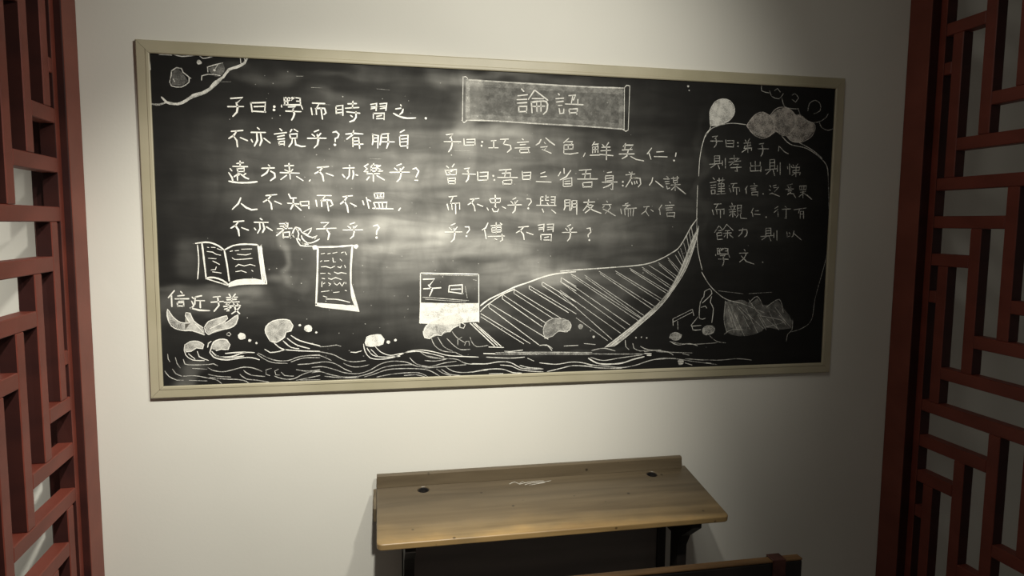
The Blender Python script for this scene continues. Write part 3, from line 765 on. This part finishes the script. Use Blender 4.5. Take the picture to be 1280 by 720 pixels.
def ribbon(bm, pts, wd, y, curve=True):
    """a chalk stroke lying on the board, a little uneven in width"""
    pts = [q for i, q in enumerate(pts) if i == 0 or math.dist(q, pts[i - 1]) > .0008]
    if len(pts) < 2:
        return disc(bm, pts[0][0], pts[0][1], wd * .75, y)
    if curve:
        pts = smooth_line(pts)
    n = len(pts)
    L, R = [], []
    for i, (x, z) in enumerate(pts):
        a, b = pts[max(i - 1, 0)], pts[min(i + 1, n - 1)]
        dx, dz = b[0] - a[0], b[1] - a[1]
        l = math.hypot(dx, dz) or 1
        nx, nz = -dz / l, dx / l
        h = wd * .5 * rnd.uniform(.82, 1.18) * (.72 if i in (0, n - 1) else 1)
        L.append(bm.verts.new((x + nx * h, y, z + nz * h)))
        R.append(bm.verts.new((x - nx * h, y, z - nz * h)))
    for i in range(n - 1):
        bm.faces.new((L[i], R[i], R[i + 1], L[i + 1]))
    for i, s in ((0, -1), (n - 1, 1)):
        a, b = pts[max(i - 1, 0)], pts[min(i + 1, n - 1)]
        dx, dz = b[0] - a[0], b[1] - a[1]
        l = math.hypot(dx, dz) or 1
        t = bm.verts.new((pts[i][0] + s * dx / l * wd * .38, y, pts[i][1] + s * dz / l * wd * .38))
        bm.faces.new((L[i], R[i], t))


def disc(bm, x, z, r, y, n=9):
    vs = [bm.verts.new((x + r * rnd.uniform(.85, 1.12) * math.cos(k * 2 * math.pi / n), y,
                        z + r * rnd.uniform(.85, 1.12) * math.sin(k * 2 * math.pi / n))) for k in range(n)]
    bm.faces.new(vs)


def round_loop(p):
    """ease the corners of a filled chalk patch, keeping sharp ones of boxes"""
    out = []
    n = len(p)
    for i in range(n):
        a, b, c = p[i - 1], p[i], p[(i + 1) % n]
        v1 = (a[0] - b[0], a[1] - b[1])
        v2 = (c[0] - b[0], c[1] - b[1])
        cs = (v1[0] * v2[0] + v1[1] * v2[1]) / (math.hypot(*v1) * math.hypot(*v2) + 1e-9)
        if cs > -.25:
            out.append(b)
        else:
            out.append((b[0] + v1[0] * .25, b[1] + v1[1] * .25))
            out.append((b[0] + v2[0] * .25, b[1] + v2[1] * .25))
    return out


def poly(bm, pts, y):
    vs = [bm.verts.new((x, y, z)) for x, z in pts]
    f = bm.faces.new(vs)
    bmesh.ops.triangulate(bm, faces=[f], ngon_method='EAR_CLIP')


def face_out(bm):
    bm.normal_update()
    for f in list(bm.faces):
        if f.normal.y > 0:
            f.normal_flip()


for dn, (name, label, items) in enumerate(DRAWINGS):
    me = bpy.data.meshes.new(name)
    bm = bmesh.new()
    mats = []
    pink = 'pinkish' in label
    for k, (kind, wd, al, s) in enumerate(items):
        mt = chalk(al, pink)
        if mt not in mats:
            mats.append(mt)
        bm.faces.ensure_lookup_table()
        n0 = len(bm.faces)
        y = YB - .0003 - .00002 * dn - (.0006 if kind != 'p' else 0) - k * .00001
        if kind == 'l':
            for st in parse(s):
                ribbon(bm, st, wd / 1000 * .82, y)
        elif kind == 'p':
            for st in parse(s):
                poly(bm, round_loop(st), y)
        else:
            for q in s.split('|'):
                x, z, r = [float(v) / 1000 for v in q.split(',')]
                disc(bm, x, z, r, y)
        bm.faces.ensure_lookup_table()
        for f in bm.faces[n0:]:
            f.material_index = mats.index(mt)
    face_out(bm)
    bm.to_mesh(me)
    bm.free()
    for mt in mats:
        me.materials.append(mt)
    o = link(name, me, surf)
    if label:
        o['label'] = label

CW = {1: (.0055, .97), 2: (.0047, .8), 3: (.0040, .58), 4: (.0036, .48), 5: (.0056, .9)}
for col, s in CHARS:
    bm = bmesh.new()
    for st in parse(s):
        ribbon(bm, st, CW[col][0], YB - .0018, curve=len(st) > 3)
    face_out(bm)
    obj('chalk_character', bm, chalk(CW[col][1]), surf)

bm = bmesh.new()
for _ in range(170):
    x = rnd.triangular(-1.12, 1.1, -.7)
    z = rnd.uniform(.10, 1.03)
    disc(bm, x, z, rnd.uniform(.0008, .0022), YB - .0021, 6)
for _ in range(12):
    x, z = rnd.uniform(-1.05, .1), rnd.uniform(.75, 1.02)
    l = rnd.uniform(.01, .05)
    ribbon(bm, [(x, z), (x + l, z + rnd.uniform(-.002, .002))], .0013, YB - .0021, False)
face_out(bm)
tag(obj('chalk_specks', bm, chalk(.4), surf), kind='stuff')

# ------------------------------------------------------------------ lattice screens
_bars = {}


def bar_mesh(dy, dz, th):
    k = (round(dy, 4), round(dz, 4), round(th, 4))
    if k not in _bars:
        bm = bmesh.new()
        box(bm, -th / 2, th / 2, -dy / 2, dy / 2, -dz / 2, dz / 2, .0022, 1)
        me = bpy.data.meshes.new('lattice_bar')
        bm.to_mesh(me)
        bm.free()
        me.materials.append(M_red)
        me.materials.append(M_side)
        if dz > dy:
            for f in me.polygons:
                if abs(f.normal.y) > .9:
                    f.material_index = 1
        _bars[k] = me
    return _bars[k]


def screen(x0, rz, sg, rec, zc, zp, s0, sp, bw, right, label):
    """carved partition: post against the wall, inner stile, T-jointed lattice bars; local +y runs away from the wall"""
    root = empty('lattice_screen', (x0, 0, 0), rz)
    tag(root, label, 'lattice screen', 'red lattice screens')
    th, NC = .041, 14
    H = 3.0
    zb, zt = .12, 2.86
    xf = -sg * rec
    xc = xf - sg * th / 2

    def rbox(name, y0, y1, z0, z1, xa, xb, mat, bev=.004):
        bm = bmesh.new()
        box(bm, min(xa, xb), max(xa, xb), y0, y1, z0, z1, bev, 2)
        o = obj(name, bm, mat, root)
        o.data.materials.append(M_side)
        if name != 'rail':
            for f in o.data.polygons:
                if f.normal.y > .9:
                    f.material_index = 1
        return o
    pe, se = .109, .139
    ye = s0 + sp * NC
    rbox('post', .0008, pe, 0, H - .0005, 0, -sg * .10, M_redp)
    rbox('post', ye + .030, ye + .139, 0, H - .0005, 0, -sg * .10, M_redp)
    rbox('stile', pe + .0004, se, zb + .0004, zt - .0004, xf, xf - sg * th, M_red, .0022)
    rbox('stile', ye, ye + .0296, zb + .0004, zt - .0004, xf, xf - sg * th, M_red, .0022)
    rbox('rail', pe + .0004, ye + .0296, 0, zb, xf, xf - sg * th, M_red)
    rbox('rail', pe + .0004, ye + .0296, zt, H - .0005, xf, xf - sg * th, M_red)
    g = .0003

    def yl(j, side):                      # faces of column j
        if j <= -1:
            return se + g
        if j >= NC:
            return ye - g
        return s0 + sp * j + side * (bw / 2 + g)

    def zl(k, side):
        z = FL + zc + zp * k + side * (bw / 2 + g)
        return min(max(z, zb + g), zt - g)
    for r in range(-12, 20):
        z = FL + zc + zp * r
        if z < zb + bw / 2 + .004 or z > zt - bw / 2 - .004:
            continue
        ph = (r if right else 3 - r) % 6
        for a in range(ph - 12, NC + 6, 6):
            b = a + 4
            if b <= -1 or a >= NC:
                continue
            ya, yb = yl(a, 1), yl(b, -1)
            if yb - ya < .01:
                continue
            link('lattice_bar', bar_mesh(yb - ya, bw, th), root, (xc, (ya + yb) / 2, z))
    for j in range(0, NC):
        ph = (j - 1 if right else -j) % 6
        for a in range(ph - 18, 30, 6):
            za, zb_ = zl(a, 1), zl(a + 4, -1)
            if zb_ - za < .01:
                continue
            link('lattice_bar', bar_mesh(bw, zb_ - za, th), root, (xc, s0 + sp * j, (za + zb_) / 2))
    return root


screen(-1.360, math.radians(180 + 2.36), -1, .020, .028, .1366, .182, .1197, .0415, False,
       'red brown wooden lattice screen standing left of the chalkboard, brightly lit wall behind it')
screen(1.465, math.radians(180 - 0.31), 1, .036, .031, .1360, .193, .1283, .0436, True,
       'dark red wooden lattice screen standing right of the chalkboard, in the dim light')

# ------------------------------------------------------------------ double school desk
DX, DY = .055, -.02
desk = empty('school_desk', (DX, DY - .15, 0))
tag(desk, 'old double school desk with sloping worn wooden top and two inkwell holes below the chalkboard', 'desk')
OX, OY = -DX, -(DY - .15)           # turns room coordinates into the desk's own
TILT = math.atan(.0490 / .334)


def under(y):
    return FL - .326 + (y + .02) * .1467 - .0225


def slab_point(x, v, up=0):
    return (x + OX, OY - .02 - v * math.cos(TILT) + up * -math.sin(TILT), FL - .326 - v * math.sin(TILT) + up * math.cos(TILT))


def rounded(x0, x1, y0, y1, r0, r1, n=6):
    """rectangle, corners at y0 (near edge) rounded with r0, at y1 with r1"""
    out = []
    for cx, cy, r, a0 in ((x0 + r0, y0 + r0, r0, 180), (x1 - r0, y0 + r0, r0, 270), (x1 - r1, y1 - r1, r1, 0), (x0 + r1, y1 - r1, r1, 90)):
        for k in range(n + 1):
            a = math.radians(a0 + 90 * k / n)
            out.append((cx + r * math.cos(a), cy + r * math.sin(a)))
    return out


HOLES = [(-.352, -.047, .0185), (.464, -.047, .0185)]
bm = bmesh.new()
edges = []
SX0, SX1, SD, ST = -.506, .612, .3376, .022


def loop(pts):
    vs = [bm.verts.new((x, y, 0)) for x, y in pts]
    return [bm.edges.new((vs[i], vs[(i + 1) % len(vs)])) for i in range(len(vs))]


edges += loop(rounded(SX0, SX1, -SD, 0, .017, .004))
for hx, hy, hr in HOLES:
    edges += loop([(hx + hr * math.cos(k * math.pi / 12), hy + hr * math.sin(k * math.pi / 12)) for k in range(24)])
bmesh.ops.triangle_fill(bm, use_beauty=True, edges=edges)
bm.normal_update()
for f in bm.faces:
    if f.normal.z < 0:
        f.normal_flip()
ret = bmesh.ops.extrude_face_region(bm, geom=list(bm.faces))
for v in [g_ for g_ in ret['geom'] if isinstance(g_, bmesh.types.BMVert)]:
    v.co.z -= ST
bmesh.ops.recalc_face_normals(bm, faces=bm.faces)
sharp = [e for e in bm.edges if len(e.link_faces) == 2 and e.calc_face_angle(0) > 1.2]
bmesh.ops.bevel(bm, geom=sharp, offset=.0045, segments=3, affect='EDGES', profile=.5)
top = obj('desk_top', bm, M_top, desk)
top.location = (OX, OY - .02, FL - .326)
top.rotation_euler = (TILT, 0, 0)
for hx, hy, hr in HOLES:
    bm = bmesh.new()
    n = 24
    prof = [(hr - .0008, -.003), (hr - .0035, -.004), (hr - .004, -.034), (.0, -.034)]
    rings = []
    for r, z in prof:
        rings.append([bm.verts.new((max(r, .0005) * math.cos(2 * math.pi * k / n), max(r, .0005) * math.sin(2 * math.pi * k / n), z)) for k in range(n)])
    rings.append([bm.verts.new(((hr - .001) * math.cos(2 * math.pi * k / n), (hr - .001) * math.sin(2 * math.pi * k / n), -.037)) for k in range(n)])
    for a, b in ((0, 1), (1, 2), (2, 3), (0, 4)):
        for k in range(n):
            bm.faces.new((rings[a][k], rings[a][(k + 1) % n], rings[b][(k + 1) % n], rings[b][k]))
    bm.faces.new(rings[3])
    bm.faces.new(rings[4])
    bmesh.ops.recalc_face_normals(bm, faces=bm.faces)
    o = obj('inkwell', bm, M_ink, desk)
    o.location = slab_point(hx, -hy)
    o.rotation_euler = (TILT, 0, 0)
# raised back ledge
bm = bmesh.new()
L_P = [(-.0205, -.345), (-.0205, -.290), (-.024, -.285), (-.036, -.285), (-.040, -.289), (-.041, -.3305)]
prism_x(bm, [(y + OY, z + FL) for y, z in [(-.0195, -.352), (-.0195, -.290), (-.023, -.2855), (-.034, -.2855), (-.0395, -.290), (-.0415, -.327), (-.0415, -.3285), (-.0205, -.3255), (-.0205, -.352)]], -.505 + OX, .590 + OX)
obj('back_ledge', bm, M_top, desk, smooth=False)
# end batten showing left of the top
bm = bmesh.new()
prism_x(bm, [(y + OY, z + FL) for y, z in [(-.03, -.335), (-.15, -.353), (-.15, -.395), (-.03, -.385)]], -.5165 + OX, -.5068 + OX)
obj('end_batten', bm, M_top, desk)
# scratched writing
bm = bmesh.new()
for st in ("642,10 650,3 655,12 661,4 664,10|655,14 668,8 680,6 690,7|662,18 672,12 684,13 700,8|668,20 690,14"
           .split('|')):
    pts = [tuple(float(v) for v in q.split(',')) for q in st.split()]
    pts = [(-.058 + (x - 642) * .00255, -.034 - y * .0016) for x, y in pts]
    n0 = len(bm.verts)
    ribbon(bm, pts, .0022, 0)
for v in bm.verts:
    v.co = Vector((v.co.x, v.co.z, .0004))
bm.normal_update()
for f in bm.faces:
    if f.normal.z < 0:
        f.normal_flip()
o = obj('scratched_marks', bm, chalk(.65), desk)
o['label'] = 'thin white scratched scribble near the back ledge'
o.location = (OX, OY - .02, FL - .326)
o.rotation_euler = (TILT, 0, 0)

for fx in (-.424, .490):
    u = under
    f0 = [(-.181, .05), (-.237, .05), (-.237, FL - .520), (-.262, FL - .475), (-.338, FL - .415), (-.338, u(-.338)), (-.022, u(-.022)),
          (-.022, FL - .470), (-.022, .05), (-.072, .05), (-.072, FL - .495), (-.181, FL - .495)]
    # concave outline: built from three butting pieces in one mesh
    bm = bmesh.new()
    for pr in ([(-.181, .05), (-.237, .05), (-.237, FL - .520), (-.181, FL - .520)],
               [(-.181, FL - .520), (-.237, FL - .520), (-.262, FL - .475), (-.338, FL - .415), (-.338, u(-.338)), (-.181, u(-.181))],
               [(-.0715, FL - .495), (-.1805, FL - .495), (-.1805, u(-.1805)), (-.0715, u(-.0715))],
               [(-.022, .05), (-.071, .05), (-.071, u(-.071)), (-.022, u(-.022))]):
        prism_x(bm, [(y + OY, z) for y, z in pr], fx + OX, fx + .032 + OX)
    ef = obj('end_frame', bm, M_dark, desk)
    bm = bmesh.new()
    prism_x(bm, [(y + OY, z) for y, z in [(-.022, 0), (-.022, .05), (-.30, .05), (-.34, .02), (-.34, 0)]], fx - .006 + OX, fx + .038 + OX)
    obj('foot', bm, M_dark, desk)
bm = bmesh.new()
box(bm, -.3915 + OX, .4895 + OX, -.066 + OY, -.050 + OY, .30, under(-.07) - .001, .001, 1)
obj('back_panel', bm, M_panel, desk)
bm = bmesh.new()
box(bm, -.3915 + OX, .4895 + OX, -.236 + OY, -.216 + OY, FL - .398, under(-.24) - .001, .001, 1)
obj('front_apron', bm, M_dark, desk)
bm = bmesh.new()
box(bm, -.3915 + OX, .4895 + OX, -.20 + OY, -.067 + OY, .28, .298, .001, 1)
obj('foot_rail', bm, M_dark, desk)

# ------------------------------------------------------------------ bench in front of the desk
BX0, BX1, BY, BZ = -.46, .560, -.805, FL - .283
bench = empty('school_bench', (.05, -.66, 0))
tag(bench, 'dark wooden school bench backrest with a top edge painted lit orange brown, nearest the camera', 'bench')
QX, QY = -.05, .66
bm = bmesh.new()
box(bm, BX0 + QX, BX1 + QX, BY + QY, BY + .022 + QY, BZ - .135, BZ - .006, .004, 2)
obj('backrest_board', bm, M_dark, bench)
bm = bmesh.new()
box(bm, BX0 + QX, BX1 + QX, BY - .001 + QY, BY + .023 + QY, BZ - .0058, BZ, .0024, 2)
o = obj('painted_lit_top_edge', bm, M_edge, bench)  # lighter strip paints the light falling on the backrest top
o['label'] = 'top edge painted lit orange brown'
for ux in (-.36, .475):
    bm = bmesh.new()
    prism_x(bm, [(y + QY, z) for y, z in [(BY + .0225, FL - .66), (BY + .0225, BZ + .004), (BY - .003, BZ + .004), (BY - .003, BZ + .0003), (BY + .0224, BZ + .0002), (BY + .06, BZ - .02), (BY + .07, FL - .66)][0:0] or
                [(BY + .0236, BZ + .003), (BY + .045, BZ - .02), (BY + .06, FL - .672), (BY + .0236, FL - .672)]], ux + QX, ux + .034 + QX)
    obj('upright', bm, M_dark, bench)
    bm = bmesh.new()
    box(bm, ux - .001 + QX, ux + .035 + QX, BY - .006 + QY, BY - .0012 + QY, BZ - .12, BZ + .003, .0015, 1)
    box(bm, ux - .001 + QX, ux + .035 + QX, BY - .006 + QY, BY + .028 + QY, BZ + .0004, BZ + .004, .001, 1)
    o = obj('strap', bm, noisy('rusty_strap', (.05, .016, .012), (.10, .035, .026), (30, 30, 30), 5, .6), bench)
    o['label'] = 'reddish brown strap over the backrest edge'
    bm = bmesh.new()
    box(bm, ux + QX, ux + .034 + QX, -.80 + QY, -.52 + QY, FL - .700, FL - .6745, .002, 1)
    box(bm, ux + QX, ux + .034 + QX, -.69 + QY, -.63 + QY, .0505, FL - .7005, .002, 1)
    box(bm, ux - .004 + QX, ux + .038 + QX, -.80 + QY, -.50 + QY, 0, .05, .003, 1)
    obj('leg', bm, M_dark, bench)
bm = bmesh.new()
box(bm, BX0 + QX, BX1 + QX, -.735 + QY, -.50 + QY, FL - .6740, FL - .652, .005, 2)
obj('seat', bm, M_top, bench)
